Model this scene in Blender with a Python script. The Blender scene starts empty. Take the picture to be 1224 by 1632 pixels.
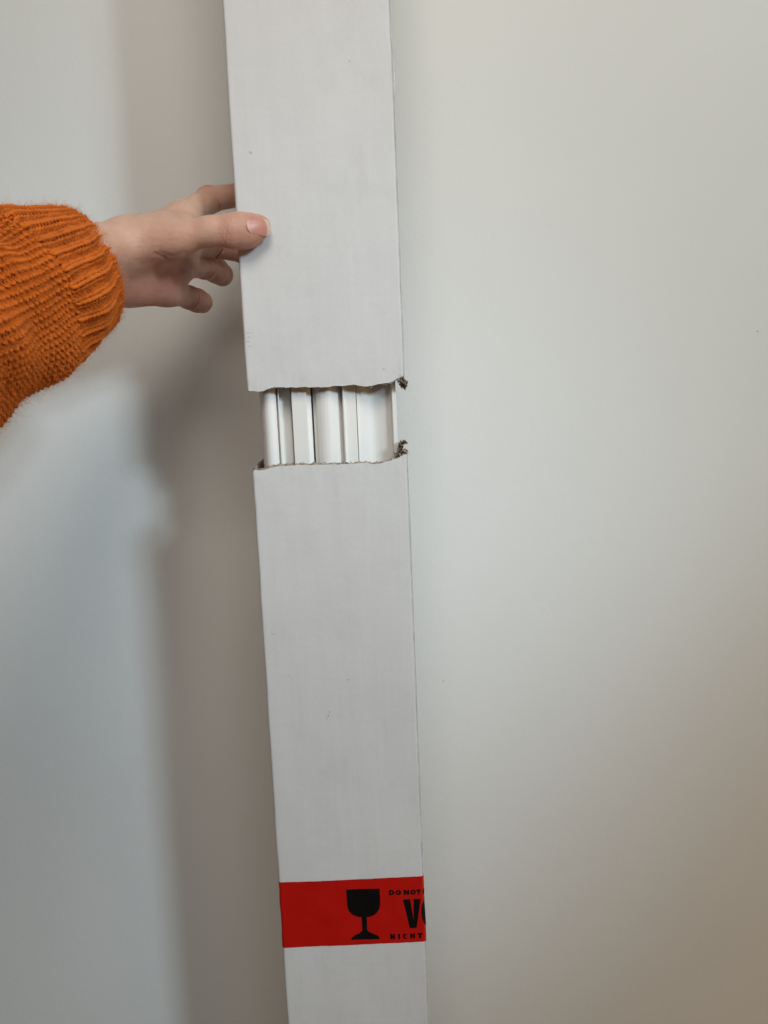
import bpy, bmesh, math, random
import numpy as np
from mathutils import Vector, Matrix, noise as mnoise

random.seed(7)
rng = np.random.default_rng(11)
S = bpy.context.scene
C = S.collection
rad = math.radians

# ------------------------------------------------------------------ camera
PITCH, ROLL = 7.5, -2.4
CAM = Vector((0.0, -0.545, 1.25))
camd = bpy.data.cameras.new('camera')
camd.sensor_fit = 'VERTICAL'
camd.sensor_height = 36.0
camd.sensor_width = 27.0
camd.lens = 27.04
camd.clip_start = 0.01
camd.clip_end = 50
cam = bpy.data.objects.new('camera', camd)
CROT = Matrix.Rotation(rad(90 - PITCH), 3, 'X') @ Matrix.Rotation(rad(ROLL), 3, 'Z')
cam.matrix_world = Matrix.Translation(CAM) @ CROT.to_4x4()
C.objects.link(cam)
S.camera = cam

# ------------------------------------------------------------------ world and lamps (indoors)
w = bpy.data.worlds.new('World')
S.world = w
w.use_nodes = True
bg = w.node_tree.nodes['Background']
bg.inputs['Color'].default_value = (1.0, 0.69, 0.53, 1)
bg.inputs['Strength'].default_value = 0.064


def look_at(o, loc, tgt):
    o.location = loc
    o.rotation_euler = (Vector(tgt) - Vector(loc)).to_track_quat('-Z', 'Y').to_euler()


def spot(name, loc, tgt, power, color, radius, size, blend):
    l = bpy.data.lights.new(name, 'SPOT')
    l.energy = power
    l.color = color
    l.shadow_soft_size = radius
    l.spot_size = rad(size)
    l.spot_blend = blend
    o = bpy.data.objects.new(name, l)
    C.objects.link(o)
    look_at(o, loc, tgt)
    return o


def area(name, loc, tgt, power, color, sx, sy):
    l = bpy.data.lights.new(name, 'AREA')
    l.shape = 'RECTANGLE'
    l.size, l.size_y = sx, sy
    l.energy = power
    l.color = color
    o = bpy.data.objects.new(name, l)
    C.objects.link(o)
    look_at(o, loc, tgt)
    return o


# cool window daylight (right) as two spot cones shaped to dim the lower right, a warm lamp above, light off the ceiling and floor
spot('window_daylight', (1.40, -2.0, 2.25), (0.20, 0.165, 1.72), 52, (0.78, 0.94, 1.0), 0.10, 34.5, 0.55)
spot('window_daylight', (1.60, -2.0, 2.05), (-0.31, 0.165, 0.96), 124, (0.71, 0.87, 1.0), 0.17, 22.5, 0.75)
area('room_lamp', (0.03, -0.76, 2.00), (0.0, 0.165, 1.25), 4.7, (1.0, 0.86, 0.76), 0.42, 0.42)
area('floor_bounce', (1.20, -0.80, 0.34), (0.45, 0.165, 0.85), 3.0, (1.0, 0.58, 0.22), 0.6, 0.6)
area('ceiling_bounce', (0.5, -1.8, 2.75), (0.2, -0.1, 1.0), 14.2, (0.75, 1.0, 0.99), 2.4, 1.8)

S.view_settings.view_transform = 'Standard'
S.view_settings.look = 'None'
S.view_settings.exposure = 0.0
S.view_settings.gamma = 1.0
S.view_settings.use_curve_mapping = False
S.render.engine = 'CYCLES'
S.cycles.use_denoising = True


# ------------------------------------------------------------------ helpers
def at(px, py, Y):
    """photo pixel (1224 x 1632) seen at depth Y -> world point"""
    d = CROT @ Vector(((px - 612) / 1226.0, -(py - 816) / 1226.0, -1.0))
    return CAM + d * ((Y - CAM.y) / d.y)


def tag(o, label=None, cat=None, group=None, kind=None):
    if label: o['label'] = label
    if cat: o['category'] = cat
    if group: o['group'] = group
    if kind: o['kind'] = kind
    return o


def obj(name, verts, faces, mat, parent=None, smooth=True):
    me = bpy.data.meshes.new(name)
    me.from_pydata([tuple(v) for v in verts], [], [tuple(f) for f in faces])
    me.validate()
    me.update()
    if smooth:
        me.polygons.foreach_set('use_smooth', [True] * len(me.polygons))
    if mat: me.materials.append(mat)
    o = bpy.data.objects.new(name, me)
    C.objects.link(o)
    if parent is not None:
        o.parent = parent
        o.matrix_parent_inverse = parent.matrix_basis.inverted()
    return o


def empty(name, loc):
    o = bpy.data.objects.new(name, None)
    o.empty_display_size = 0.02
    o.location = loc
    C.objects.link(o)
    return o


class NT:
    def __init__(self, name):
        self.m = bpy.data.materials.new(name)
        self.m.use_nodes = True
        self.t = self.m.node_tree
        self.b = self.t.nodes['Principled BSDF']

    def n(self, kind, **kw):
        x = self.t.nodes.new(kind)
        for k, v in kw.items():
            if hasattr(x, k): setattr(x, k, v)
            else: x.inputs[k].default_value = v
        return x

    def l(self, a, b): self.t.links.new(a, b)

    def coord(self, scale=(1, 1, 1)):
        tc = self.n('ShaderNodeTexCoord')
        mp = self.n('ShaderNodeMapping')
        mp.inputs['Scale'].default_value = scale
        self.l(tc.outputs['Object'], mp.inputs['Vector'])
        return mp.outputs['Vector']

    def noise(self, vec, scale, detail=4, rough=0.55):
        x = self.n('ShaderNodeTexNoise')
        x.inputs['Scale'].default_value = scale
        x.inputs['Detail'].default_value = detail
        x.inputs['Roughness'].default_value = rough
        self.l(vec, x.inputs['Vector'])
        return x.outputs['Fac']

    def ramp(self, fac, stops):
        r = self.n('ShaderNodeValToRGB')
        e = r.color_ramp.elements
        while len(e) < len(stops): e.new(0.5)
        for k, (p, c) in enumerate(stops):
            e[k].position = p
            e[k].color = c if len(c) == 4 else (*c, 1)
        self.l(fac, r.inputs['Fac'])
        return r.outputs['Color']

    def mix(self, a, b, fac, mode='MIX'):
        x = self.n('ShaderNodeMix', data_type='RGBA', blend_type=mode)
        for s, v in ((6, a), (7, b)):
            if hasattr(v, 'is_output'): self.l(v, x.inputs[s])
            else: x.inputs[s].default_value = (*v, 1) if len(v) == 3 else v
        if hasattr(fac, 'is_output'): self.l(fac, x.inputs[0])
        else: x.inputs[0].default_value = fac
        return x.outputs[2]

    def math(self, op, a, b=0.0):
        x = self.n('ShaderNodeMath', operation=op)
        for k, v in enumerate((a, b)):
            if hasattr(v, 'is_output'): self.l(v, x.inputs[k])
            else: x.inputs[k].default_value = v
        return x.outputs[0]

    def bump(self, h, strength, dist, prev=None):
        x = self.n('ShaderNodeBump')
        x.inputs['Strength'].default_value = strength
        x.inputs['Distance'].default_value = dist
        self.l(h, x.inputs['Height'])
        if prev is not None: self.l(prev, x.inputs['Normal'])
        return x.outputs['Normal']

    def done(self, color=None, rough=None, normal=None, **kw):
        for s, v in (('Base Color', color), ('Roughness', rough), ('Normal', normal)):
            if v is None: continue
            if hasattr(v, 'is_output'): self.l(v, self.b.inputs[s])
            else: self.b.inputs[s].default_value = (*v, 1) if isinstance(v, tuple) and len(v) == 3 else v
        for k, v in kw.items(): self.b.inputs[k.replace('_', ' ')].default_value = v
        return self.m


X0, X1, DEP = -0.0925, 0.0187, 0.050     # carton: left, right, depth of its outer faces


# ------------------------------------------------------------------ materials
def mat_wall():
    t = NT('wall_paint'); v = t.coord()
    n1 = t.noise(v, 3.0, 3); n2 = t.noise(v, 420, 3); n3 = t.noise(v, 60, 3)
    col = t.ramp(n1, [(0.3, (0.735, 0.735, 0.715)), (0.7, (0.765, 0.765, 0.745))])
    nr = t.bump(n2, 0.17, 0.0007, t.bump(n3, 0.10, 0.002))
    return t.done(col, 0.62, nr, Specular_IOR_Level=0.35)


def mat_board():
    t = NT('white_carton_board')
    v = t.coord()
    vs = t.coord((14, 14, 240)); vl = t.coord((30, 30, 160))
    big = t.noise(v, 9, 5, 0.6); streak = t.noise(vl, 1.0, 3); fine = t.noise(v, 500, 3)
    blot = t.noise(v, 26, 6, 0.65)
    c = t.ramp(big, [(0.32, (0.62, 0.61, 0.605)), (0.68, (0.65, 0.64, 0.635))])
    c = t.mix(c, t.ramp(blot, [(0.52, (1, 1, 1)), (0.74, (0.90, 0.90, 0.905))]), 0.55, 'MULTIPLY')
    c = t.mix(c, t.ramp(streak, [(0.35, (0.975, 0.975, 0.975)), (0.6, (1, 1, 1))]), 0.4, 'MULTIPLY')
    c = t.mix(c, t.ramp(fine, [(0.3, (0.96, 0.96, 0.955)), (0.65, (1, 1, 1))]), 0.8, 'MULTIPLY')
    # narrow darker line following the fold at the right-hand edge
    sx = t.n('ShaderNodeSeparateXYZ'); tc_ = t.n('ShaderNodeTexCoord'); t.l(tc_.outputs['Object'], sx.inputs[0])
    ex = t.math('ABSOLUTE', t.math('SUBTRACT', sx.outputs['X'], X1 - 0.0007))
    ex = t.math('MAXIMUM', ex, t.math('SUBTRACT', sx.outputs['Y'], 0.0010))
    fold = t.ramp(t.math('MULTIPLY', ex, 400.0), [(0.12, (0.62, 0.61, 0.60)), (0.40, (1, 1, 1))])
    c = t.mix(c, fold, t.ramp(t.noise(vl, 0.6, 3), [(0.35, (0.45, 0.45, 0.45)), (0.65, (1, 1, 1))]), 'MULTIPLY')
    # a few tiny dirt specks
    vo = t.n('ShaderNodeTexVoronoi', feature='F1'); t.l(v, vo.inputs['Vector']); vo.inputs['Scale'].default_value = 26
    spk = t.ramp(vo.outputs['Distance'], [(0.018, (0.45, 0.45, 0.44)), (0.026, (1, 1, 1))])
    gate = t.ramp(t.noise(v, 15, 2), [(0.60, (0, 0, 0)), (0.62, (1, 1, 1))])
    c = t.mix(c, t.mix(c, spk, 1.0, 'MULTIPLY'), gate)
    # fluting shows through as very faint horizontal ribs, paper fibre on top
    wv = t.n('ShaderNodeTexWave', wave_type='BANDS', bands_direction='Z'); t.l(v, wv.inputs['Vector'])
    wv.inputs['Scale'].default_value = 48; wv.inputs['Distortion'].default_value = 1.2
    wv.inputs['Detail'].default_value = 1.0
    nr = t.bump(wv.outputs['Fac'], 0.02, 0.0006)
    nr = t.bump(t.noise(v, 30, 4), 0.10, 0.003, nr)
    nr = t.bump(fine, 0.12, 0.0004, nr)
    return t.done(c, 0.68, nr, Specular_IOR_Level=0.3)


def mat_kraft(name, a, b):
    t = NT(name); v = t.coord()
    c = t.ramp(t.noise(v, 260, 5, 0.7), [(0.3, a), (0.7, b)])
    return t.done(c, 0.9, t.bump(t.noise(v, 700, 3), 0.5, 0.0008), Specular_IOR_Level=0.1)


def mat_plastic():
    t = NT('white_trim_plastic'); v = t.coord((1, 1, 0.1))
    c = t.ramp(t.noise(v, 40, 3), [(0.3, (0.81, 0.795, 0.765)), (0.7, (0.84, 0.825, 0.80))])
    return t.done(c, 0.34, t.bump(t.noise(v, 200, 2), 0.04, 0.0005), Specular_IOR_Level=0.45)


def mat_tape():
    t = NT('red_tape'); v = t.coord()
    c = t.ramp(t.noise(v, 60, 4), [(0.3, (0.45, 0.006, 0.0035)), (0.7, (0.50, 0.008, 0.0045))])
    nr = t.bump(t.noise(t.coord((40, 40, 260)), 1.0, 3), 0.10, 0.0006)
    nr = t.bump(t.noise(v, 35, 3), 0.15, 0.002, nr)
    return t.done(c, 0.33, nr, Specular_IOR_Level=0.28)


def mat_print():
    t = NT('black_print'); v = t.coord()
    c = t.ramp(t.noise(v, 300, 3), [(0.3, (0.003, 0.003, 0.003)), (0.7, (0.006, 0.005, 0.005))])
    return t.done(c, 0.40, None, Specular_IOR_Level=0.18)


def mat_skin():
    t = NT('skin'); v = t.coord()
    at_ = t.n('ShaderNodeAttribute', attribute_name='flush')
    c1 = t.ramp(t.noise(v, 90, 4), [(0.3, (0.53, 0.32, 0.23)), (0.7, (0.60, 0.38, 0.28))])
    c2 = t.ramp(t.noise(v, 160, 4), [(0.3, (0.43, 0.155, 0.115)), (0.7, (0.51, 0.205, 0.155))])
    c = t.mix(c1, c2, at_.outputs['Fac'])
    vo = t.n('ShaderNodeTexVoronoi', feature='DISTANCE_TO_EDGE'); t.l(v, vo.inputs['Vector']); vo.inputs['Scale'].default_value = 900
    nr = t.bump(t.math('MINIMUM', vo.outputs['Distance'], 0.25), 0.40, 0.0006)
    nr = t.bump(t.noise(t.coord((160, 420, 420)), 1.0, 4), 0.34, 0.0010, nr)
    t.done(c, 0.47, nr, Specular_IOR_Level=0.4)
    t.b.inputs['Subsurface Weight'].default_value = 0.28
    t.b.inputs['Subsurface Radius'].default_value = (1.0, 0.35, 0.18)
    t.b.inputs['Subsurface Scale'].default_value = 0.0035
    return t.m


def mat_nail():
    t = NT('nail'); v = t.coord()
    a = t.n('ShaderNodeAttribute', attribute_name='along')
    c = t.ramp(a.outputs['Fac'], [(0.0, (0.60, 0.36, 0.28)), (0.18, (0.52, 0.24, 0.18)), (0.80, (0.50, 0.22, 0.165)), (0.88, (0.60, 0.42, 0.32)), (1.0, (0.64, 0.50, 0.40))])
    t.done(c, 0.40, t.bump(t.noise(t.coord((60, 700, 700)), 1, 2), 0.06, 0.0004), Specular_IOR_Level=0.5)
    t.b.inputs['Subsurface Weight'].default_value = 0.15
    t.b.inputs['Subsurface Radius'].default_value = (1.0, 0.4, 0.25)
    t.b.inputs['Subsurface Scale'].default_value = 0.002
    return t.m


def mat_yarn(name, a, b, sheen):
    t = NT(name); v = t.coord()
    c = t.mix(t.ramp(t.noise(v, 900, 4, 0.7), [(0.3, a), (0.7, b)]),
              t.ramp(t.noise(v, 70, 3), [(0.3, (0.82, 0.80, 0.78)), (0.7, (1.05, 1.05, 1.05))]), 1.0, 'MULTIPLY')
    t.done(c, 0.9, t.bump(t.noise(v, 1600, 4, 0.7), 0.7, 0.001), Specular_IOR_Level=0.1)
    t.b.inputs['Sheen Weight'].default_value = sheen
    t.b.inputs['Sheen Tint'].default_value = (1.0, 0.6, 0.3, 1)
    return t.m


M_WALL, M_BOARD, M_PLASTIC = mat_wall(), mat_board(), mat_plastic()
M_LINER = mat_kraft('kraft_liner', (0.22, 0.18, 0.145), (0.34, 0.29, 0.24))
M_CORE = mat_kraft('torn_kraft', (0.24, 0.185, 0.14), (0.52, 0.43, 0.35))
M_TAPE, M_PRINT = mat_tape(), mat_print()
M_SKIN, M_NAIL = mat_skin(), mat_nail()
M_YARN = mat_yarn('orange_yarn', (0.61, 0.122, 0.010), (0.75, 0.172, 0.018), 0.2)
M_FUZZ = mat_yarn('orange_fuzz', (0.66, 0.150, 0.016), (0.80, 0.205, 0.028), 0.15)

# ------------------------------------------------------------------ wall
WALL_Y = 0.165
obj('wall', [(-1.6, WALL_Y, -0.2), (1.6, WALL_Y, -0.2), (1.6, WALL_Y, 2.7), (-1.6, WALL_Y, 2.7),
             (-1.6, WALL_Y + .1, -0.2), (1.6, WALL_Y + .1, -0.2), (1.6, WALL_Y + .1, 2.7), (-1.6, WALL_Y + .1, 2.7)],
    [(0, 1, 2, 3), (7, 6, 5, 4), (0, 4, 5, 1), (1, 5, 6, 2), (2, 6, 7, 3), (3, 7, 4, 0)], M_WALL, smooth=False)['kind'] = 'structure'

# ------------------------------------------------------------------ carton
X0, X1, DEP = -0.0925, 0.0187, 0.050     # outer faces: left, right, depth
RC = 0.0022                               # rounded corner radius
Z_LO, Z_HI = 0.46, 1.93
UPPER_TEAR = [(392, 618), (394, 622), (396, 623.4), (403, 623), (410.5, 624), (420, 623.6), (423, 622), (426, 620), (430, 619.5), (435, 617.6), (448, 617), (456, 617.8), (464, 617),
              (472, 617.8), (485, 616.5), (495, 617.6), (506, 617), (521, 617.3), (529, 615.6), (535, 615), (545, 615.2), (553, 614.2), (563, 613), (569, 614.2), (574, 615), (584, 616.2),
              (592, 615), (603, 612), (613, 611), (620, 610), (626, 608), (634, 603), (640, 600.5), (646, 597)]
LOWER_TEAR = [(398, 750), (409, 749.6), (418, 749), (426, 747.4), (433, 745), (443, 743), (451, 742.8), (459, 742), (474.6, 741.4), (488, 741.2), (501, 740.7), (515, 740.8), (527, 740),
              (545, 739.8), (561, 738.6), (575, 738.4), (584, 737.3), (588, 738.8), (592, 739.6), (598, 739.4), (605, 738.6), (612, 737), (621, 734.7), (634, 730), (642, 726), (650, 723)]


def tear_fn(pts):
    q = [at(x, y, 0.0) for x, y in pts]
    xs = np.array([p.x for p in q]); zs = np.array([p.z for p in q])
    return lambda x: float(np.interp(x, xs, zs))


up_f, lo_f = tear_fn(UPPER_TEAR), tear_fn(LOWER_TEAR)


def fbm(x, y, z, o=4):
    return mnoise.fractal(Vector((x, y, z)), 0.6, 2.1, o)


def profile(inset=0.0, n_front=110, n_side=16):
    """U-shaped cross-section of the carton: left side (back to front), front, right side; returns (x, y, arc, where)"""
    x0, x1, y0, r = X0 + inset, X1 - inset, inset, max(RC - inset, 0.0006)
    pts = []
    for k in range(n_side): pts.append((x0, DEP - (DEP - y0 - r) * k / n_side, 'L'))
    for k in range(6):
        a = (math.pi / 2) * k / 6
        pts.append((x0 + r - r * math.cos(a), y0 + r - r * math.sin(a), 'F'))
    for k in range(n_front + 1): pts.append((x0 + r + (x1 - x0 - 2 * r) * k / n_front, y0, 'F'))
    for k in range(1, 7):
        a = (math.pi / 2) * k / 6
        pts.append((x1 - r + r * math.sin(a), y0 + r - r * math.cos(a), 'F'))
    for k in range(1, n_side + 1): pts.append((x1, y0 + r + (DEP - y0 - r) * k / n_side, 'R'))
    return pts


def wobble(x, y, z):
    """gentle unevenness of hand-worn board (metres, along the panel normal)"""
    return 0.0007 * fbm(x * 9, y * 9, z * 5 + 3) + 0.00025 * fbm(x * 40, y * 40 + 7, z * 26)


def shell(name, upper, inset, mat, parent, edge_shift, label=None):
    prof = profile(inset)
    f = up_f if upper else lo_f
    sgn = 1 if upper else -1
    far = Z_HI if upper else Z_LO
    rows = [0, .0006, .0014, .0026, .0045, .007, .011, .016, .024, .034, .046, .06, .078, .10]
    rows += list(np.linspace(0.125, 1.0, 42))
    span = abs(far - (f(0)))
    V, F = [], []
    for (x, y, wh) in prof:
        e = f(min(max(x, X0), X1))
        # the side walls are torn back a little differently
        if wh == 'L': e += sgn * (0.0005 + 0.010 * min(1, (y / DEP)) * (0 if not upper else 1)) + (0.0045 * (y / DEP) if not upper else 0)
        if wh == 'R': e += sgn * 0.004 * min(1, y / 0.01) * abs(fbm(y * 200, 3, 1 if upper else 9))
        e += edge_shift(x, y)
        e += (0.22 if upper else 0.6) * 0.00045 * fbm(x * 700, y * 700, 5.0 if upper else 11.0, 3) + (0.35 if upper else 0.8) * 0.0006 * fbm(x * 160, y * 160, 2.0 if upper else 17.0, 3)
        for t in rows:
            z = e + (far - e) * t
            dz = abs(z - e)
            nx, ny = (0, -1) if wh == 'F' else ((-1, 0) if wh == 'L' else (1, 0))
            wv = wobble(x, y, z)
            # board lip bends inwards / frays at the tear
            lip = math.exp(-dz / 0.004)
            wv -= 0.0004 * lip * (0.5 + fbm(x * 60, 1, y * 60)) if wh == 'F' else 0.0
            # dents along the edges
            xx = x
            if abs(x - X1) < 0.004: xx += 0.0012 * math.exp(-((z - 1.470) / 0.016) ** 2) - 0.0014 * math.exp(-((z - 1.497) / 0.014) ** 2) + 0.0004 * fbm(3, 8, z * 22)
            if abs(x - X0) < 0.004: xx += 0.0004 * fbm(9, 1, z * 25) + 0.0008 * math.exp(-((z - 1.160) / 0.004) ** 2)
            V.append((xx + nx * wv, y + ny * wv, z))
    R = len(rows); n = len(prof)
    for i in range(n - 1):
        for j in range(R - 1):
            a, b, c, d = i * R + j, (i + 1) * R + j, (i + 1) * R + j + 1, i * R + j + 1
            F.append((a, b, c, d) if upper else (d, c, b, a))
    return obj(name, V, F, mat, parent)


carton = empty('carton', ((X0 + X1) / 2, DEP / 2, Z_LO))
tag(carton, 'long narrow white cardboard carton torn open across its middle, upright before the wall', 'carton')
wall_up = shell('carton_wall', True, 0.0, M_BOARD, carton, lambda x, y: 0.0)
wall_up['label'] = 'plain upper carton half with ragged lower edge'
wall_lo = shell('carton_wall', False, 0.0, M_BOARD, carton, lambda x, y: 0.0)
wall_lo['label'] = 'lower carton half with ragged upper edge and red tape'
shell('inner_liner', True, 0.0024, M_LINER, wall_up, lambda x, y: 0.0016 + 0.0008 * fbm(x * 90, y * 90, 4))
shell('inner_liner', False, 0.0024, M_LINER, wall_lo, lambda x, y: 0.0004 + 0.0014 * fbm(x * 80, y * 80, 8))


def core(upper, parent):
    """fluted paper between the two liners, showing along the tear"""
    f = up_f if upper else lo_f
    V, F = [], []
    prof = profile(0.0012, 330, 40)
    s = 0
    rows = (0, 0.004, 0.014)
    for k, (x, y, wh) in enumerate(prof):
        if k: s += math.hypot(x - prof[k - 1][0], y - prof[k - 1][1])
        o = 0.00055 * math.sin(s / 0.0062 * 2 * math.pi)
        nx, ny = (0, 1) if wh == 'F' else ((1, 0) if wh == 'L' else (-1, 0))
        e = f(min(max(x, X0), X1))
        if not upper and wh == 'L': e += 0.0045 * (y / DEP) - .0005
        if upper and wh == 'L': e += 0.010 * (y / DEP)
        fr = 0.0009 * fbm(x * 260, y * 260, 31.0 if upper else 7.0, 4) + 0.0004 * fbm(x * 1500, y * 1500, 3)
        e += (-0.0001 + fr) if upper else (0.0009 + 0.0006 * math.exp(-((x - X0 - .02) / .03) ** 2) + fr)
        for r in rows:
            z = e + (r if upper else -r)
            q = o - wobble(x, y, z) + (0.0009 * math.exp(-r / 0.004) * max(0.0, 0.5 + fbm(x * 60, 1, y * 60)) if wh == 'F' else 0)
            V.append((x + nx * q, y + ny * q, z))
    for i in range(len(prof) - 1):
        for j in range(2):
            a = i * 3 + j
            F.append((a, a + 3, a + 4, a + 1))
    rr_ = random.Random(5 if upper else 6)
    m = len(prof)
    for _ in range(260):            # loose paper fibres along the tear
        i = rr_.randrange(40, m - 4)
        if wh and rr_.random() < 0.35: i = rr_.randrange(m - 90, m - 4)
        b = Vector(V[i * 3]); L = rr_.uniform(.0004, .0016) * (1.5 if rr_.random() < .12 else 1)
        d = Vector((rr_.uniform(-1, 1), rr_.uniform(-1.2, .3), rr_.uniform(-.2, 1) * (-1 if upper else 1))).normalized()
        w_ = Vector((rr_.uniform(.00010, .00028), 0, rr_.uniform(-.0001, .0001)))
        n0 = len(V)
        V += [b - w_, b + w_, b + d * L]
        F.append((n0, n0 + 1, n0 + 2))
    return obj('torn_flute', V, F, M_CORE, parent)


core(True, wall_up)
core(False, wall_lo)


def slab(name, x0, x1, y0, y1, z0, z1, mat, parent):
    V = [(x, y, z) for z in (z0, z1) for y in (y0, y1) for x in (x0, x1)]
    return obj(name, V, [(0, 2, 3, 1), (4, 5, 7, 6), (0, 1, 5, 4), (2, 6, 7, 3), (0, 4, 6, 2), (1, 3, 7, 5)], mat, parent, False)


slab('back_panel', X0 + .0035, X1 - .0100, DEP - .0030, DEP - .0002, Z_LO, Z_HI, M_BOARD, carton)
slab('end_flap', X0 + .003, X1 - .003, .003, DEP - .0035, Z_HI - .006, Z_HI - .003, M_BOARD, carton)
slab('end_flap', X0 + .003, X1 - .003, .003, DEP - .0035, Z_LO + .003, Z_LO + .006, M_BOARD, carton)


def shred(cx, cy, Y, wpx, hpx, seed, parent, curl=1.0, holes=0.0):
    """crumpled scrap of torn kraft hanging at the right edge"""
    r = random.Random(seed)
    nu, nv = 22, 22
    p0 = at(cx, cy, Y)
    V, F = [], []
    sw, sh = wpx / 2.28e3, hpx / 2.28e3
    for i in range(nu):
        for j in range(nv):
            u, v = i / (nu - 1) - .5, j / (nv - 1) - .5
            uu = u * (0.75 + 0.5 * fbm(v * 4 + seed, 3, 1)) * (1 - 0.35 * abs(v))
            vv = v * (0.8 + 0.5 * fbm(u * 4 + seed, 1, 6)) + 0.25 * fbm(u * 5, seed, 2)
            dpt = 0.0035 * curl * fbm(u * 3.2 + seed, v * 3.2, 2) + 0.0016 * fbm(u * 9, v * 9, seed + .5)
            V.append((p0.x + uu * sw + 0.0012 * fbm(v * 6, seed, u * 6), p0.y + dpt * 1.6, p0.z + vv * sh))
    for i in range(nu - 1):
        for j in range(nv - 1):
            u, v = i / (nu - 2) - .5, j / (nv - 2) - .5
            k = mnoise.noise(Vector((u * 6.5 + seed, v * 6.5, seed * 1.7)))
            if k < -0.5 + holes or (u * u + v * v) > 0.17 + 0.12 * mnoise.noise(Vector((u * 8, v * 8, seed))): continue
            a = i * nv + j
            F.append((a, a + nv, a + nv + 1, a + 1))
    o = obj('torn_shred', V, F, M_CORE, parent)
    m = o.modifiers.new('t', 'SOLIDIFY'); m.thickness = 0.0004
    return o


shred(641, 608, 0.002, 17, 26, 3, wall_up)
shred(645, 613, 0.004, 12, 17, 8, wall_up, 1.4)
shred(640, 722, 0.003, 26, 16, 5, wall_lo, 1.2)
shred(638, 711, 0.004, 13, 26, 12, wall_lo, 1.3, .22)
shred(644, 705, 0.004, 15, 9, 21, wall_lo, 1.6, .25)

# ------------------------------------------------------------------ red warning tape, printed
T_TOP, T_BOT = at(560, 1401.5, 0).z, at(565, 1505.5, 0).z


def surf(s, off):
    """arc position along the front (x from X0), wrapped round the right / left corner -> x, y on the carton face"""
    r = RC
    x0, x1 = X0 + r, X1 - r
    if s < x0:
        a = (x0 - s) / r
        if a <= math.pi / 2: return x0 - (r + off) * math.sin(a), r - (r + off) * math.cos(a), (-math.sin(a), -math.cos(a))
        return X0 - off, r + (x0 - s) - r * math.pi / 2, (-1, 0)
    if s > x1:
        a = (s - x1) / r
        if a <= math.pi / 2: return x1 + (r + off) * math.sin(a), r - (r + off) * math.cos(a), (math.sin(a), -math.cos(a))
        return X1 + off, r + (s - x1) - r * math.pi / 2, (1, 0)
    return s, -off, (0, -1)


def on_face(s, z, off):
    x, y, (nx, ny) = surf(s, 0.0)
    wv = wobble(x, y, z)
    if abs(x - X1) < 0.004: x += 0.0004 * fbm(3, 8, z * 22)
    if abs(x - X0) < 0.004: x += 0.0004 * fbm(9, 1, z * 25)
    return (x + nx * (wv + off), y + ny * (wv + off), z)


def tape_mesh(parent):
    s0, s1 = X0 + RC - RC * math.pi / 2 - 0.040, X1 - RC + RC * math.pi / 2 + 0.040
    ss = sorted(set(list(np.linspace(s0, X0 - .004, 10)) + list(np.linspace(X0 - .003, X0 + .004, 16)) + list(np.linspace(X0 + .006, X1 - .006, 60)) + list(np.linspace(X1 - .004, X1 + .003, 16)) + list(np.linspace(X1 + .004, s1, 10))))
    zz = np.linspace(T_BOT, T_TOP, 26)
    V, F = [], []
    for s in ss:
        for k, z in enumerate(zz):
            z2 = z + 0.00012 * fbm(s * 300, z * 3, 2) + 0.0009 * (s - X0) * 2.0
            V.append(on_face(s, z2, 0.00035))
    n = len(zz)
    for i in range(len(ss) - 1):
        for j in range(n - 1):
            a = i * n + j
            F.append((a, a + n, a + n + 1, a + 1))
    return obj('warning_tape', V, F, M_TAPE, parent)


tape = tape_mesh(carton)
tape['label'] = 'glossy red fragile tape with black glass symbol'


def print_mesh(name, bm, parent):
    """flat artwork in (s, z) -> lies on the tape, wrapping round the corner"""
    for k in range(12):
        c = X1 - 0.004 + k * 0.0006
        bmesh.ops.bisect_plane(bm, geom=bm.verts[:] + bm.edges[:] + bm.faces[:], plane_co=(c, 0, 0), plane_no=(1, 0, 0))
    for z in np.linspace(T_BOT, T_TOP, 14)[1:-1]:
        bmesh.ops.bisect_plane(bm, geom=bm.verts[:] + bm.edges[:] + bm.faces[:], plane_co=(0, 0, float(z) + 1e-5), plane_no=(0, 0, 1))
    for s in np.linspace(X0, X1, 24)[1:-1]:
        bmesh.ops.bisect_plane(bm, geom=bm.verts[:] + bm.edges[:] + bm.faces[:], plane_co=(float(s) + 1e-5, 0, 0), plane_no=(1, 0, 0))
    bmesh.ops.triangulate(bm, faces=bm.faces[:])
    for v in bm.verts: v.co = Vector(on_face(v.co.x, v.co.z, 0.0005))
    me = bpy.data.meshes.new(name)
    bm.to_mesh(me); bm.free()
    me.materials.append(M_PRINT)
    o = bpy.data.objects.new(name, me)
    C.objects.link(o)
    o.parent = parent
    return o


def flat(px, py):
    p = at(px, py, 0.0)
    return (p.x, 0.0, p.z)


def poly_bm(polys):
    bm = bmesh.new()
    for P in polys:
        bm.faces.new([bm.verts.new(flat(*q)) for q in P])
    return bm


bowl = [(551.8, 1416.8), (605, 1415.6)]
for k in range(0, 17):
    a = math.pi * k / 16
    cs, sn = math.cos(a), math.sin(a); bowl.append((579.6 + 26.4 * math.copysign(abs(cs) ** .82, cs), 1437.5 + 23.8 * sn ** .82))
stem = [(576.2, 1459.5), (584.6, 1459.3), (585.4, 1482.5), (577.6, 1482.8)]
foot = [(577.6, 1482.4), (585.4, 1482.0), (590, 1485.4), (599, 1488.6), (604.4, 1492.2), (605.4, 1496.0), (559.6, 1496.8), (561.0, 1493.2), (566, 1489.6), (573.5, 1486.2)]
print_mesh('glass_symbol', poly_bm([bowl]), tape)
print_mesh('glass_symbol', poly_bm([stem]), tape)
print_mesh('glass_symbol', poly_bm([foot]), tape)


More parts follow.
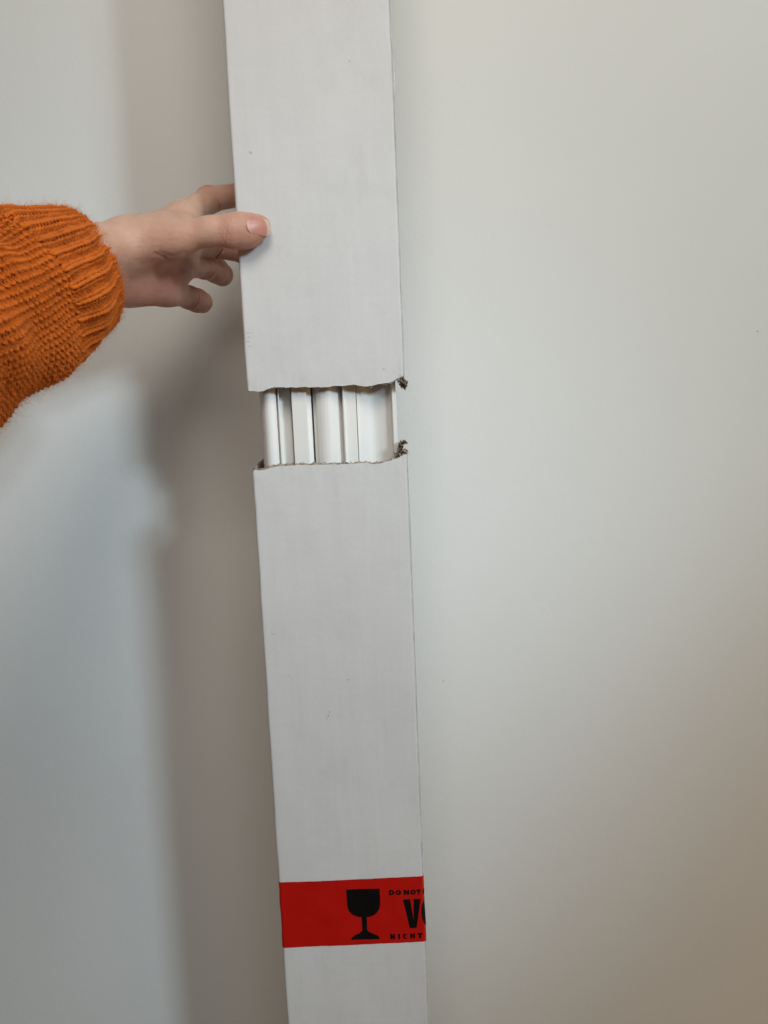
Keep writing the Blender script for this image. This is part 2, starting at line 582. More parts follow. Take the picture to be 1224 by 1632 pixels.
def arc(cx, cy, rx, ry, a0, a1, n=12):
    return [(cx + rx * math.cos(rad(a0 + (a1 - a0) * k / n)), cy + ry * math.sin(rad(a0 + (a1 - a0) * k / n))) for k in range(n + 1)]


def strip(outer, inner):
    return [[outer[k], outer[k + 1], inner[k + 1], inner[k]] for k in range(len(outer) - 1)]


def glyph(ch, w, h, t):
    """heavy grotesque capital in a w x h box, origin top-left, y down"""
    if ch == 'I': return [[(0, 0), (t, 0), (t, h), (0, h)]]
    if ch == 'T': return [[(0, 0), (w, 0), (w, t * .8), (0, t * .8)], [(w / 2 - t / 2, t * .8), (w / 2 + t / 2, t * .8), (w / 2 + t / 2, h), (w / 2 - t / 2, h)]]
    if ch == 'H': return [[(0, 0), (t, 0), (t, h), (0, h)], [(w - t, 0), (w, 0), (w, h), (w - t, h)], [(t, h / 2 - t * .4), (w - t, h / 2 - t * .4), (w - t, h / 2 + t * .4), (t, h / 2 + t * .4)]]
    if ch == 'N': return [[(0, 0), (t, 0), (t, h), (0, h)], [(w - t, 0), (w, 0), (w, h), (w - t, h)], [(t, 0), (w - t, h - t * 1.4), (w - t, h), (t, t * 1.4)]]
    if ch == 'O': return strip(arc(w / 2, h / 2, w / 2, h / 2, 0, 360, 28), arc(w / 2, h / 2, w / 2 - t, h / 2 - t * .8, 0, 360, 28))
    if ch == 'C': return strip(arc(w / 2, h / 2, w / 2, h / 2, 42, 318, 24), arc(w / 2, h / 2, w / 2 - t, h / 2 - t * .8, 42, 318, 24))
    if ch == 'D':
        o = [(0, 0)] + [(w * .45 + w * .55 * math.cos(rad(a)), h / 2 + h / 2 * math.sin(rad(a))) for a in range(-90, 91, 12)] + [(0, h)]
        i = [(t, t * .8)] + [(w * .45 + (w * .55 - t) * math.cos(rad(a)), h / 2 + (h / 2 - t * .8) * math.sin(rad(a))) for a in range(-90, 91, 12)] + [(t, h - t * .8)]
        return strip(o, i) + [[(0, 0), (t, t * .8), (t, h - t * .8), (0, h)]]
    if ch == 'V': return [[(0, 0), (t, 0), (w / 2 + t * .12, h * .74), (w / 2 - 0, h), (w / 2 - t * .48, h)], [(w - t, 0), (w, 0), (w / 2 + t * .48, h), (w / 2, h), (w / 2 + t * .12, h * .74)]]
    if ch == 'o': return strip(arc(w / 2, h / 2, w / 2, h / 2, 0, 360, 28), arc(w / 2, h / 2, w / 2 - t, h / 2 - t * .9, 0, 360, 28))


def word(letters, tx, ty, h, slope, t):
    """letters: [(char, x, width)] in photo pixels of the front face"""
    for ch, x, wd in letters:
        P = [[(tx + x + q[0], ty + q[1] + slope * (x + q[0]) + 0.0 + 0.055 * 0) for q in poly] for poly in glyph(ch, wd, h, t)]
        # the carton axis leans in the picture: shear each letter with it
        P = [[(a + 0.045 * (b - ty), b) for a, b in poly] for poly in P]
        bm = bmesh.new()
        for poly in P: bm.faces.new([bm.verts.new(flat(*q)) for q in poly])
        bmesh.ops.remove_doubles(bm, verts=bm.verts[:], dist=1e-6)
        print_mesh('letter', bm, tape)


word([('D', 0, 8.6), ('O', 10.2, 9.0), ('N', 23.5, 8.6), ('O', 33.6, 9.2), ('T', 43.4, 8.0), ('D', 54.0, 8.6)], 619.8, 1418.2, 7.9, -0.020, 3.0)
word([('V', 0, 28.5), ('o', 28.6, 21)], 642.2, 1433.0, 46.0, -0.025, 11.4)
word([('N', 0, 7.6), ('I', 12.6, 3), ('C', 19.8, 8.0), ('H', 32.0, 7.6), ('T', 43.6, 7.6)], 621.8, 1488.0, 8.2, -0.022, 3.1)

M_SCUFF = mat_kraft('grey_scuff', (0.16, 0.16, 0.16), (0.40, 0.40, 0.39))
M_FAINT = mat_kraft('faint_scuff', (0.46, 0.46, 0.455), (0.56, 0.56, 0.555))


def mark(px, py, wpx, hpx, ang, mat, seed):
    """small irregular scuff on the carton face"""
    r = random.Random(seed)
    p = at(px, py, 0.0)
    V = []
    for k in range(9):
        a = 2 * math.pi * k / 9
        q = r.uniform(.55, 1.1)
        u, v = wpx / 4560 * math.cos(a) * q, hpx / 4560 * math.sin(a) * q
        V.append(on_face(p.x + u * math.cos(ang) - v * math.sin(ang), p.z + u * math.sin(ang) + v * math.cos(ang), 0.00022))
    obj('scuff_mark', V, [tuple(range(8, -1, -1))], mat, wall_up if p.z > 1.24 else wall_lo)


for k, (px, py, w_, h_, a_, m_) in enumerate([
        (395, 530, 6, 1.6, .1, M_FAINT), (398, 537, 8, 1.4, .1, M_FAINT), (396, 544, 6, 1.6, 0, M_FAINT), (399, 551, 9, 1.3, .1, M_FAINT), (403, 530, 4, 1.5, .2, M_FAINT),
        (557, 97, 3, 2, .3, M_SCUFF), (525.5, 1134, 2.4, 2.4, .5, M_SCUFF), (523.5, 1140, 5.5, 1.3, .9, M_SCUFF), (521, 1145, 3, 1.2, .8, M_SCUFF), (555, 1083, 4.5, 1.6, .8, M_SCUFF),
        (460, 1076, 5, 2.2, .4, M_FAINT), (452, 1078, 3, 2, 0, M_FAINT), (400, 243, 4, 5, .3, M_FAINT), (436, 1010, 9, 1.6, 0, M_FAINT), (612, 588, 5, 2.0, -.1, M_FAINT)]):
    mark(px, py, w_, h_, a_, m_, 40 + k)

wall_o = bpy.data.objects['wall']
for k, (px, py, sz) in enumerate([(1207, 528, 2.6), (707, 1085, 3.0), (1040, 760, 1.4), (833, 300, 1.2), (108, 1180, 1.5)]):
    p = at(px, py, WALL_Y); r = random.Random(k)
    V = [(p.x + sz / 3500 * math.cos(2 * math.pi * i / 7) * r.uniform(.6, 1.1), WALL_Y - 0.0004, p.z + sz / 3500 * math.sin(2 * math.pi * i / 7) * r.uniform(.6, 1.1)) for i in range(7)]
    obj('paint_speck', V, [tuple(range(6, -1, -1))], M_SCUFF if k == 0 else M_FAINT, wall_o)

# ------------------------------------------------------------------ white trim profiles inside
def trim(px_pts, label, ztop, zbot):
    fr = [(at(px, 680, d / 1000).x, d / 1000) for px, d in px_pts]
    back = 0.0455
    poly = fr + [(fr[-1][0], back), (fr[0][0], back)]
    # soften corners: one small chamfer on each convex vertex
    P = []
    n = len(poly)
    for k in range(n):
        a, b, c = Vector(poly[k - 1]), Vector(poly[k]), Vector(poly[(k + 1) % n])
        d1, d2 = (a - b).length, (c - b).length
        q = min(0.0004, d1 * .3, d2 * .3)
        P.append(b + (a - b).normalized() * q); P.append(b + (c - b).normalized() * q)
    V = [(p.x, p.y, z) for z in (zbot, ztop) for p in P]
    n = len(P)
    F = [(k, (k + 1) % n, n + (k + 1) % n, n + k) for k in range(n)]
    F += [tuple(range(n - 1, -1, -1)), tuple(range(n, 2 * n))]
    o = obj('trim_profile', V, F, M_PLASTIC)
    me = o.data
    bm = bmesh.new(); bm.from_mesh(me); bmesh.ops.recalc_face_normals(bm, faces=bm.faces[:])
    for e in bm.edges: e.smooth = len(e.link_faces) == 2 and e.calc_face_angle(3) < rad(38)
    bm.to_mesh(me); bm.free()
    o.location = (0, 0, 0)
    return tag(o, label, 'trim', 'white trims packed inside the carton')


ZT, ZB = 1.88, 0.50
trim([(416.8, 30), (417.0, 20), (418.2, 15), (420.5, 11.5), (424, 9.2), (429, 8.0), (434, 8.2), (439, 9.2), (442.6, 11.0), (443.2, 15), (444.8, 15), (445.0, 9.2), (447.2, 9.2), (447.6, 17.5), (465.4, 18.5)],
     'leftmost white trim with rounded face, thin ridge and recessed band', ZT, ZB)
trim([(466.6, 7.5), (490.5, 7.0), (491.0, 11.5), (497.6, 12.0)], 'narrow flat-faced white trim left of the dark slit', ZT - .004, ZB)
trim([(500.6, 15), (505.4, 14.6), (505.7, 10), (507.6, 9.2), (513, 7.6), (519, 6.8), (525, 6.8), (531, 7.8), (537, 9.8), (542, 12.2), (547.2, 15.6), (547.8, 7.4), (549.8, 7.2), (550.4, 9.4), (569.0, 9.6)],
     'white trim with bulging face and sharp ridge right of the dark slit', ZT - .002, ZB)
trim([(570.0, 11.2), (576, 12.0), (583, 14.6), (590, 16.6), (597, 17.2), (604, 16.4), (611, 15.0), (618, 13.4), (625.0, 11.8), (626.2, 7.4), (632.8, 7.2)],
     'rightmost white trim with hollow curved face and raised lip', ZT - .006, ZB)

# ------------------------------------------------------------------ person: hand
person = empty('person', at(-150, 540, -0.16))
tag(person, 'arm in fuzzy orange knitted sleeve, hand gripping the carton with thumb in front', 'person')


def V3(px, py, mm): return np.array(at(px, py, mm / 1000.0)) * 1000.0   # in millimetres


def cone(P, a, b, ra, rb, sy=1.0):
    """distance to a round cone; sy > 1 flattens it along Y"""
    s = np.array([1, sy, 1], np.float32)
    a, b = a * s, b * s
    q = P * s if sy != 1 else P
    ba = (b - a).astype(np.float32)
    pa = q - a.astype(np.float32)
    t = np.clip(pa @ ba / float(ba @ ba), 0, 1)
    d = np.sqrt(np.maximum(((pa - t[..., None] * ba) ** 2).sum(-1), 1e-9))
    return d - (ra + (rb - ra) * t)


def smin(a, b, k):
    h = np.maximum(k - np.abs(a - b), 0) / k
    return np.minimum(a, b) - h * h * k * 0.25


FINGERS = {  # joint: photo px, py, depth mm, radius mm
    'index': [(290, 348, 34, 11.0), (333, 318, 66, 9.2), (386, 310, 76, 8.4), (428, 311, 70, 7.2)],
    'middle': [(292, 380, 40, 11.5), (340, 391, 80, 9.2), (392, 402, 84, 8.4), (436, 408, 74, 7.2)],
    'ring': [(283, 420, 46, 11.0), (325, 424, 80, 9.0), (343, 430, 95, 9.2), (353.5, 437.5, 102, 9.3)],
    'little': [(268, 464, 46, 9.5), (301, 474, 70, 8.1), (313, 478.5, 80, 8.3), (321.5, 481.5, 86, 8.6)],
}
THUMB = [(222, 383, 0, 12), (288, 379, -8, 10.4), (336, 368.5, -10, 9.2), (372, 368, -9.5, 10.9), (395, 367, -8.4, 10.6), (414.5, 361, -7.2, 7.2)]


def hand_sdf(P):
    # palm: wrist, metacarpals, heel of the hand
    d = smin(cone(P, V3(60, 420, -58), V3(190, 396, -3), 24, 17.0), cone(P, V3(60, 462, -36), V3(190, 441, 15), 24, 17.5), 14)
    for px, py, dp, r, w0 in ((292, 350, 32, 11.5, (208, 390, 6, 14)), (292, 381, 40, 13, (210, 402, 14, 16)), (282, 420, 46, 12.5, (210, 425, 20, 16)), (267, 458, 46, 11.0, (206, 446, 24, 14))):
        d = smin(d, cone(P, V3(*w0[:3]), V3(px, py, dp), w0[3], r), 14)
    d = smin(d, cone(P, V3(206, 449, 19), V3(254, 456, 38), 13.5, 11), 12)      # little-finger side heel
    # thumb with the ball at its base
    th = None
    pts = [V3(*q[:3]) for q in THUMB]
    for k in range(len(pts) - 1):
        c = cone(P, pts[k], pts[k + 1], THUMB[k][3], THUMB[k + 1][3], 1.12 if k < 2 else 1.28)
        th = c if th is None else smin(th, c, 5)
    th = smin(th, cone(P, V3(206, 390, -2), V3(268, 387, -3), 13.5, 11.5), 10)
    # the web between thumb and index
    web = cone(P, V3(262, 372, 6), V3(296, 366, 16), 12, 9)
    d = smin(d, th, 11)
    d = smin(d, web, 14)
    out = d
    for nm, J in FINGERS.items():
        q = [V3(*j[:3]) for j in J]
        f = None
        for k in range(3):
            c = cone(P, q[k], q[k + 1], J[k][3], J[k + 1][3])
            f = c if f is None else smin(f, c, 3.0)
        for k in (1, 2):   # knuckle fullness
            c = np.sqrt(((P - q[k].astype(np.float32)) ** 2).sum(-1)) - (J[k][3] + 0.45)
            f = smin(f, c, 3)
        out = np.minimum(out, smin(d, f, 8))
    # flesh rests against the carton: nothing goes through its faces
    bx = np.maximum.reduce([X0 * 1000 - 0.25 - P[..., 0], P[..., 0] - X1 * 1000, -0.25 - P[..., 1], P[..., 1] - DEP * 1000 - 0.3])
    return np.maximum(out, -bx)


def surface_nets(fn, lo, hi, h):
    ax = [np.arange(lo[k], hi[k] + h, h, dtype=np.float32) for k in range(3)]
    nx, ny, nz = map(len, ax)
    vol = np.empty((nx, ny, nz), np.float32)
    Y, Z = np.meshgrid(ax[1], ax[2], indexing='ij')
    for i0 in range(0, nx, 16):
        xs = ax[0][i0:i0 + 16]
        P = np.empty((len(xs), ny, nz, 3), np.float32)
        P[..., 0] = xs[:, None, None]; P[..., 1] = Y; P[..., 2] = Z
        vol[i0:i0 + 16] = fn(P)
    ins = vol < 0
    cnt = np.zeros((nx - 1, ny - 1, nz - 1), np.float32)
    acc = np.zeros((nx - 1, ny - 1, nz - 1, 3), np.float32)
    cs = [(a, b, c) for a in (0, 1) for b in (0, 1) for c in (0, 1)]
    sl = lambda A, o: A[o[0]:nx - 1 + o[0], o[1]:ny - 1 + o[1], o[2]:nz - 1 + o[2]]
    for i, a in enumerate(cs):
        for b in cs[i + 1:]:
            df = [b[k] - a[k] for k in range(3)]
            if sum(abs(x) for x in df) != 1: continue
            va, vb = sl(vol, a), sl(vol, b)
            m = (va < 0) != (vb < 0)
            t = np.where(m, va / np.where(m, va - vb, 1), 0)
            cnt += m
            for k in range(3): acc[..., k] += np.where(m, a[k] + t * df[k], 0)
    act = cnt > 0
    idx = -np.ones(act.shape, np.int64)
    idx[act] = np.arange(act.sum())
    cell = np.argwhere(act)
    V = (cell + acc[act] / cnt[act][:, None]) * h + np.array([a[0] for a in ax])
    Q = []
    for k in range(3):
        o = [0, 0, 0]; o[k] = 1
        A = ins[:nx - o[0], :ny - o[1], :nz - o[2]]
        B = ins[o[0]:, o[1]:, o[2]:]
        e = np.argwhere(A != B)
        u, v = [(1, 2), (2, 0), (0, 1)][k]
        ok = (e[:, u] > 0) & (e[:, v] > 0) & (e[:, u] < act.shape[u]) & (e[:, v] < act.shape[v])
        e = e[ok]
        def at_(du, dv):
            q = e.copy(); q[:, u] += du; q[:, v] += dv
            return idx[q[:, 0], q[:, 1], q[:, 2]]
        q4 = np.stack([at_(-1, -1), at_(0, -1), at_(0, 0), at_(-1, 0)], 1)
        fl = A[e[:, 0], e[:, 1], e[:, 2]]
        q4[~fl] = q4[~fl][:, ::-1]
        Q.append(q4)
    return V, np.concatenate(Q)


lo = np.array([-245, -75, 1290.0]); hi = np.array([-40, 122, 1432.0])
HV, HQ = surface_nets(hand_sdf, lo, hi, 0.85)


def grad_normals(V):
    e = 0.6
    g = np.stack([hand_sdf((V + np.eye(3)[k] * e).astype(np.float32)[None])[0] - hand_sdf((V - np.eye(3)[k] * e).astype(np.float32)[None])[0] for k in range(3)], 1)
    return g / np.maximum(np.linalg.norm(g, axis=1, keepdims=True), 1e-6)


HN = grad_normals(HV)
disp = np.zeros(len(HV))


def seg_t(V, a, b):
    ba = b - a
    return ((V - a) @ ba) / np.linalg.norm(ba)      # mm along the bone


# flexion creases on the curled fingers (palm side) and wrinkles over the thumb joint
for nm in ('ring', 'little', 'middle', 'index'):
    J = FINGERS[nm]; q = [V3(*j[:3]) for j in J]
    for k in (1, 2):
        ax_ = (q[k + 1] - q[k - 1]); ax_ /= np.linalg.norm(ax_)
        r = np.linalg.norm(HV - q[k], axis=1)
        al = (HV - q[k]) @ ax_
        near = (r < J[k][3] * 1.7)
        pal = np.clip(-HN[:, 1] * 1.4 + 0.3, 0, 1)
        disp -= near * pal * (1.9 if k == 1 else 0.25) * np.exp(-((al + 0.5 * np.sin(HV[:, 2] * .5)) / 0.62) ** 2)
ip = V3(*THUMB[3][:3]); ta = V3(*THUMB[4][:3]) - V3(*THUMB[2][:3]); ta /= np.linalg.norm(ta)
al = (HV - ip) @ ta
dors = np.clip(-HN[:, 1] * 1.3 - 0.1, 0, 1) * (np.linalg.norm(HV - ip, axis=1) < 18)
for o_, a_ in ((-8.6, .16), (-6.6, .22), (-4.6, .26), (-2.8, .22), (-1.0, .12), (-10.6, .1)):
    wob = o_ + 0.6 * np.sin(HV[:, 2] * 0.55 + o_) + 0.35 * np.sin(HV[:, 2] * 1.3 + 2 * o_)
    disp -= dors * a_ * np.exp(-((al - wob) / 0.42) ** 2)
# skin folds at the base of the thumb ball
for (x0, y0, x1, y1, dep, wd) in ((247, 404, 262, 411, .55, 1.1), (255, 402, 274, 409, .40, 1.0), (262, 411, 296, 404, .5, 1.4), (218, 418, 262, 413, .3, 2.0)):
    a, b = V3(x0, y0, -14), V3(x1, y1, -10)
    ab = b - a
    f2 = HV[:, [0, 2]] - a[[0, 2]]; ab2 = ab[[0, 2]]
    t = np.clip(f2 @ ab2 / (ab2 @ ab2), 0, 1)
    dd = np.linalg.norm(f2 - t[:, None] * ab2, axis=1)
    disp -= (HN[:, 1] < 0) * dep * np.exp(-(dd / wd) ** 2)
HV = HV + HN * disp[:, None]

# flush: finger ends, thumb end and palm are pinker than the wrist
flush = np.zeros(len(HV))
for nm, J in FINGERS.items():
    q = [V3(*j[:3]) for j in J]
    flush = np.maximum(flush, 1.0 * np.exp(-(np.linalg.norm(HV - q[3], axis=1) / 14) ** 2))
    flush = np.maximum(flush, 0.88 * np.exp(-(np.linalg.norm(HV - q[2], axis=1) / 16) ** 2))
    flush = np.maximum(flush, (0.42 if nm == 'index' else 0.8) * np.exp(-(np.linalg.norm(HV - q[1], axis=1) / 18) ** 2))
flush = np.maximum(flush, 0.95 * np.exp(-(np.linalg.norm(HV - V3(408, 368, -8), axis=1) / 14) ** 2))
flush = np.maximum(flush, 0.62 * np.exp(-(np.linalg.norm(HV - V3(376, 372, -9), axis=1) / 17) ** 2))
flush = np.maximum(flush, 0.72 * np.exp(-(np.linalg.norm(HV - V3(258, 458, 30), axis=1) / 42) ** 2))
flush = np.maximum(flush, 0.55 * np.exp(-(np.linalg.norm(HV - V3(215, 462, 8), axis=1) / 22) ** 2))
flush = np.maximum(flush, 0.32 * np.exp(-(np.linalg.norm(HV - V3(300, 372, -16), axis=1) / 14) ** 2))
flush = np.clip(flush + 0.10 * np.array([fbm(*(p * 0.06), 3) for p in HV]), 0, 1)
hand = obj('hand', HV / 1000, HQ, M_SKIN, person)
hand['label'] = 'bare hand with thumb flat on the carton face, ring and little finger free of it'
atr = hand.data.attributes.new('flush', 'FLOAT', 'POINT')
atr.data.foreach_set('value', flush.astype(np.float32))
md = hand.modifiers.new('s', 'SMOOTH'); md.factor = 0.35; md.iterations = 1


# thumb nail: a thin plate lying on the thumb end
def nail(center, along, across, up, length, width, parent):
    nu, nv = 26, 20
    st, A, E = [], [], []
    for i in range(nu):
        u = i / (nu - 1)
        for j in range(nv):
            v = j / (nv - 1) * 2 - 1
            hw = width / 2 * (1 - 0.16 * (1 - u) ** 2 - 0.12 * (max(0, u - .6) / .4) ** 2)
            c0, c1 = 0.20 * (1 - math.sqrt(max(0, 1 - v * v * .92))), 1 - 0.24 * (1 - math.sqrt(max(0, 1 - v * v * .90)))
            st.append(np.array(center + along * ((c0 + (c1 - c0) * u - .5) * length) + across * (v * hw)) * 1000)
            A.append(u); E.append(1 - min(1, max(0, (abs(v) - .82) / .18)) * .75 - (0.6 if i == 0 else 0))
    st = np.array(st); upn = np.array(up); E = np.array(E)
    p = st + upn * 14
    for _ in range(60):                       # walk down to the skin
        d = hand_sdf(p.astype(np.float32)[None])[0]
        p = p - upn * np.clip(d, -2, 2)[:, None] * 0.7
    h = (p - st) @ upn
    # a nail is stiffer than the flesh: one smooth plate fitted to the skin it touches
    a_ = (st - st.mean(0)) @ np.array(along); b_ = (st - st.mean(0)) @ np.array(across)
    G = np.stack([np.ones_like(a_), a_, b_, a_ * a_, a_ * b_, b_ * b_], 1)
    ok = h > np.percentile(h, 45)
    for _ in range(3):
        cf = np.linalg.lstsq(G[ok], h[ok], rcond=None)[0]
        ok = (np.abs(G @ cf - h) < 0.8)
    h = G @ cf
    top = st + upn * (h + 0.0 + 0.34 * E)[:, None]
    bot = top - upn * 0.55
    V = np.concatenate([top, bot]) / 1000
    n = nu * nv; F = []
    for i in range(nu - 1):
        for j in range(nv - 1):
            a = i * nv + j
            F.append((a, a + nv, a + nv + 1, a + 1)); F.append((n + a, n + a + 1, n + a + nv + 1, n + a + nv))
    rim = [i * nv for i in range(nu)] + [(nu - 1) * nv + j for j in range(1, nv)] + [i * nv + nv - 1 for i in range(nu - 2, -1, -1)] + list(range(nv - 2, 0, -1))
    for k in range(len(rim)):
        a, b = rim[k], rim[(k + 1) % len(rim)]
        F.append((a, b, n + b, n + a))
    o = obj('thumb_nail', V, F, M_NAIL, parent)
    atn = o.data.attributes.new('along', 'FLOAT', 'POINT')
    atn.data.foreach_set('value', np.array(A + A, np.float32))
    bm = bmesh.new(); bm.from_mesh(o.data); bmesh.ops.recalc_face_normals(bm, faces=bm.faces[:]); bm.to_mesh(o.data); bm.free()
    return o


pa, pb = at(392, 361.5, -0.018), at(430, 357, -0.0145)
al_ = (pb - pa).normalized()
upv = Vector((0.10, -1.0, 0.30))
upv = (upv - al_ * upv.dot(al_)).normalized()
ac_ = upv.cross(al_).normalized()
nail(at(412.0, 358.0, -0.016), al_, ac_, upv, 0.0164, 0.0112, hand)

# ------------------------------------------------------------------ person: knitted sleeve
RINGS = [  # px, py, depth mm, vertical radius mm, depth radius mm
    (130, 433, -17, 39.5, 30), (102, 443, -32, 41, 34), (66, 459, -54, 44.5, 40), (24, 480, -76, 45, 42), (-40, 512, -106, 46, 44), (-150, 556, -150, 52, 50), (-330, 620, -205, 52, 50)]
RC3 = [np.array(at(a, b, c / 1000)) for a, b, c, _, _ in RINGS]
RR = [np.array((d, e)) / 1000 for _, _, _, d, e in RINGS]
for p_, r_ in (((-0.40, -0.34, 1.150), 0.056), ((-0.53, -0.47, 1.095), 0.061), ((-0.64, -0.60, 1.050), 0.066)):   # on towards the shoulder, out of the picture
    RC3.append(np.array(p_)); RR.append(np.array((r_, r_)))


def catmull(P, t):
    n = len(P) - 1
    k = min(int(t), n - 1); f = t - k
    p0, p1, p2, p3 = P[max(k - 1, 0)] if k > 0 else 2 * P[0] - P[1], P[k], P[k + 1], P[k + 2] if k + 2 <= n else 2 * P[n] - P[n - 1]
    return 0.5 * ((2 * p1) + (p2 - p0) * f + (2 * p0 - 5 * p1 + 4 * p2 - p3) * f * f + (3 * p1 - p0 - 3 * p2 + p3) * f ** 3)


ts = np.linspace(0, len(RC3) - 1, 400)
cc = np.array([catmull(RC3, t) for t in ts]); rr = np.array([catmull(RR, t) for t in ts])
sl_ = np.concatenate([[0], np.cumsum(np.linalg.norm(np.diff(cc, axis=0), axis=1))])
tang = np.gradient(cc, axis=0); tang /= np.linalg.norm(tang, axis=1, keepdims=True)
SLEN = sl_[-1]


def sleeve_pt(s, th, off):
    """arrays: s metres from the cuff edge, th angle round the arm (0 = up), off = height over the surface"""
    s = np.asarray(s, float)
    c = np.stack([np.interp(s, sl_, cc[:, k]) for k in range(3)], -1)
    T = np.stack([np.interp(s, sl_, tang[:, k]) for k in range(3)], -1)
    T /= np.linalg.norm(T, axis=-1, keepdims=True)
    if True:
        ext = np.minimum(s, 0)[..., None]
        c = c + T * ext
    rv = np.interp(s, sl_, rr[:, 0]); rd = np.interp(s, sl_, rr[:, 1])
    up = np.array([0, 0, 1.0]) - T * T[..., 2:3]
    up /= np.linalg.norm(up, axis=-1, keepdims=True)
    sd = np.cross(T, up)
    # soft slouch folds behind the cuff
    k = np.clip((s - 0.02) / 0.05, 0, 1)
    fold = k * (0.0022 * np.sin(th * 3 + s * 40) + 0.0018 * np.sin(th * 5 - s * 75 + 1) + 0.0016 * np.sin(s * 150 + 2 * np.sin(th * 2)))
    a = rv + fold + off; b = rd + fold + off
    return c + up * (a * np.cos(th))[..., None] + sd * (b * np.sin(th))[..., None]


sleeve = obj('sleeve', *(lambda: (
    [tuple(p) for p in sleeve_pt(np.repeat(np.linspace(0.001, SLEN, 90), 96), np.tile(np.linspace(0, 2 * math.pi, 97)[:-1], 90), -0.0042)],
    [(i * 96 + j, i * 96 + (j + 1) % 96, (i + 1) * 96 + (j + 1) % 96, (i + 1) * 96 + j) for i in range(89) for j in range(96)] + [tuple(89 * 96 + j for j in range(96))]))(), M_YARN, person)
sleeve['label'] = 'fuzzy orange knitted sweater sleeve with ribbed cuff'

NW = 58            # stitches round the cuff
NR = 68            # knitted rows round the sleeve, running along the arm
CUFF = 0.068


def strands(paths, name, parent, radius, closed):
    """paths: list of (P, outward) arrays -> one mesh of yarn strands"""
    SID = 5
    V, F = [], []
    base = 0
    for P, O in paths:
        n = len(P)
        T = np.roll(P, -1, 0) - np.roll(P, 1, 0)
        if not closed: T[0] = P[1] - P[0]; T[-1] = P[-1] - P[-2]
        T /= np.linalg.norm(T, axis=1, keepdims=True)
        O = O - T * (O * T).sum(1, keepdims=True); O /= np.linalg.norm(O, axis=1, keepdims=True)
        B = np.cross(T, O)
        k_ = np.arange(n)
        rad_ = radius * (1 + 0.14 * np.sin(k_ * 0.33 + base) + 0.12 * np.sin(k_ * .071 + base * .7) + 0.09 * rng.standard_normal(n))
        ring = [P + rad_[:, None] * (O * math.cos(a) + B * math.sin(a)) for a in np.linspace(0, 2 * math.pi, SID + 1)[:-1]]
        V.append(np.stack(ring, 1).reshape(-1, 3))
        i0 = np.arange(n if closed else n - 1); i1 = (i0 + 1) % n
        for k in range(SID):
            k1 = (k + 1) % SID
            F.append(np.stack([base + i0 * SID + k, base + i1 * SID + k, base + i1 * SID + k1, base + i0 * SID + k1], 1))
        base += n * SID
    V = np.concatenate(V); F = np.concatenate(F)
    me = bpy.data.meshes.new(name)
    me.from_pydata(V.tolist(), [], F.tolist())
    me.polygons.foreach_set('use_smooth', [True] * len(me.polygons))
    me.materials.append(M_YARN)
    o = bpy.data.objects.new(name, me)
    C.objects.link(o); o.parent = parent
    return o


def outward(s, th, off):
    P = sleeve_pt(s, th, off)
    return P, sleeve_pt(s, th, off + 0.001) - P


def cuff_paths(radius):
    SEG = 14
    t = np.arange(NW * SEG) / SEG * 2 * math.pi
    j = np.floor(t / (2 * math.pi) + 0.25).astype(int) % NW
    purl = np.where((j % 2) < 1, 1.0, -1.0)
    soft = np.convolve(np.concatenate([purl[-SEG:], purl, purl[:SEG]]), np.hanning(SEG) / np.hanning(SEG).sum(), 'same')[SEG:-SEG]
    out = []
    n = int(CUFF / 0.0029)
    for k in range(n):
        s0 = 0.0012 + k * 0.0029
        amp = 0.25 if k == 0 else 0.76
        jit = 0.03 * np.sin(t * 0.37 + s0 * 60) + 0.12 * np.sin(t * 0.09 + s0 * 45)
        th = (t + 0.42 * np.sin(2 * t) + jit) / NW
        s = s0 - 0.0029 * amp * np.cos(t)
        off = -radius * 0.8 * np.cos(2 * t) * purl + soft * 0.0018 * min(1.0, 0.22 + k / 6)
        out.append(outward(s, th, off))
    return out


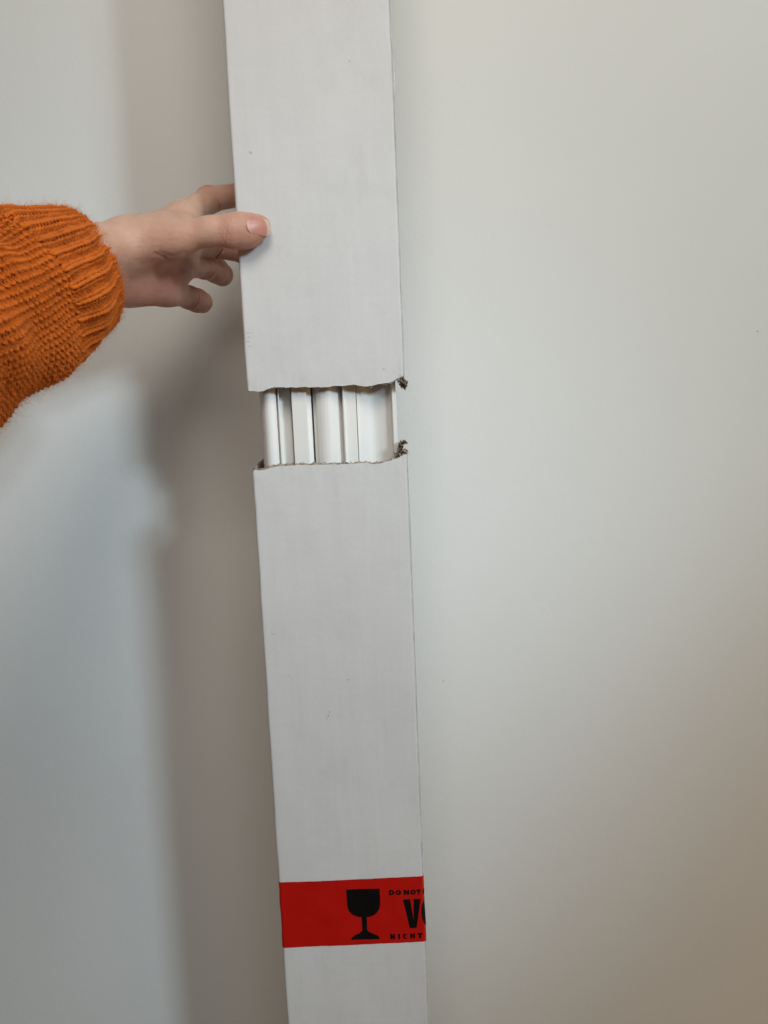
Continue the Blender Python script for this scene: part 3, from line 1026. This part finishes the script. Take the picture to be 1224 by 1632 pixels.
def body_paths(radius):
    SEG = 11
    W = 0.0039
    N = int(0.34 / W)
    t = np.arange(N * SEG) / SEG * 2 * math.pi
    out = []
    for r in range(NR):
        ph = rng.uniform(0, 6.28)
        a = CUFF - 0.002 + W / (2 * math.pi) * (t + 0.42 * np.sin(2 * t)) + 0.0006 * np.sin(t * .19 + ph)
        loose = 0.08 * np.sin(t * 0.23 + ph) + 0.07 * np.sin(t * 0.61 + 2 * ph)
        b = r + 0.06 * np.sin(a * 38 + 1.3) + loose * 0.7 - (0.66 + 0.5 * loose) * np.cos(t)
        off = radius * (0.75 + 0.3 * loose) * np.cos(2 * t) + 0.0007 * np.cos(t)
        out.append(outward(a, b * 2 * math.pi / NR, off))
    return out


tag(strands(cuff_paths(0.00112), 'cuff', sleeve, 0.00112, True), kind='stuff')
tag(strands(body_paths(0.00108), 'knit_stitches', sleeve, 0.00098, False), kind='stuff')


def fuzz(n, parent):
    hc = bpy.data.hair_curves.new('fuzz')
    NP = 7
    hc.add_curves([NP] * n)
    s = rng.uniform(-0.001, 0.20, n); th = rng.uniform(0, 2 * math.pi, n)
    p = sleeve_pt(s, th, np.full(n, 0.0008))
    o1 = sleeve_pt(s, th, np.full(n, 0.0018)) - p; o1 /= np.linalg.norm(o1, axis=1, keepdims=True)
    L = rng.gamma(2.6, 0.0014, n) + 0.0014
    d = rng.standard_normal((n, 3)); d -= o1 * (d * o1).sum(1, keepdims=True) * 0.8
    d /= np.linalg.norm(d, axis=1, keepdims=True)
    d = d * 0.9 + o1 * rng.uniform(0.05, 0.55, n)[:, None]
    pos = np.zeros((n, NP, 3)); pos[:, 0] = p
    for k in range(1, NP):
        d = d + 0.45 * rng.standard_normal((n, 3)) - o1 * 0.06
        d /= np.linalg.norm(d, axis=1, keepdims=True)
        pos[:, k] = pos[:, k - 1] + d * (L / (NP - 1))[:, None]
    hc.points.foreach_set('position', pos.reshape(-1).astype(np.float32))
    ra = np.tile(np.linspace(1, 0.5, NP), n) * 0.000045
    a = hc.attributes.get('radius') or hc.attributes.new('radius', 'FLOAT', 'POINT')
    a.data.foreach_set('value', ra.astype(np.float32))
    hc.materials.append(M_FUZZ)
    o = bpy.data.objects.new('fuzz', hc)
    C.objects.link(o); o.parent = parent
    o['kind'] = 'stuff'
    return o


fuzz(72000, sleeve)
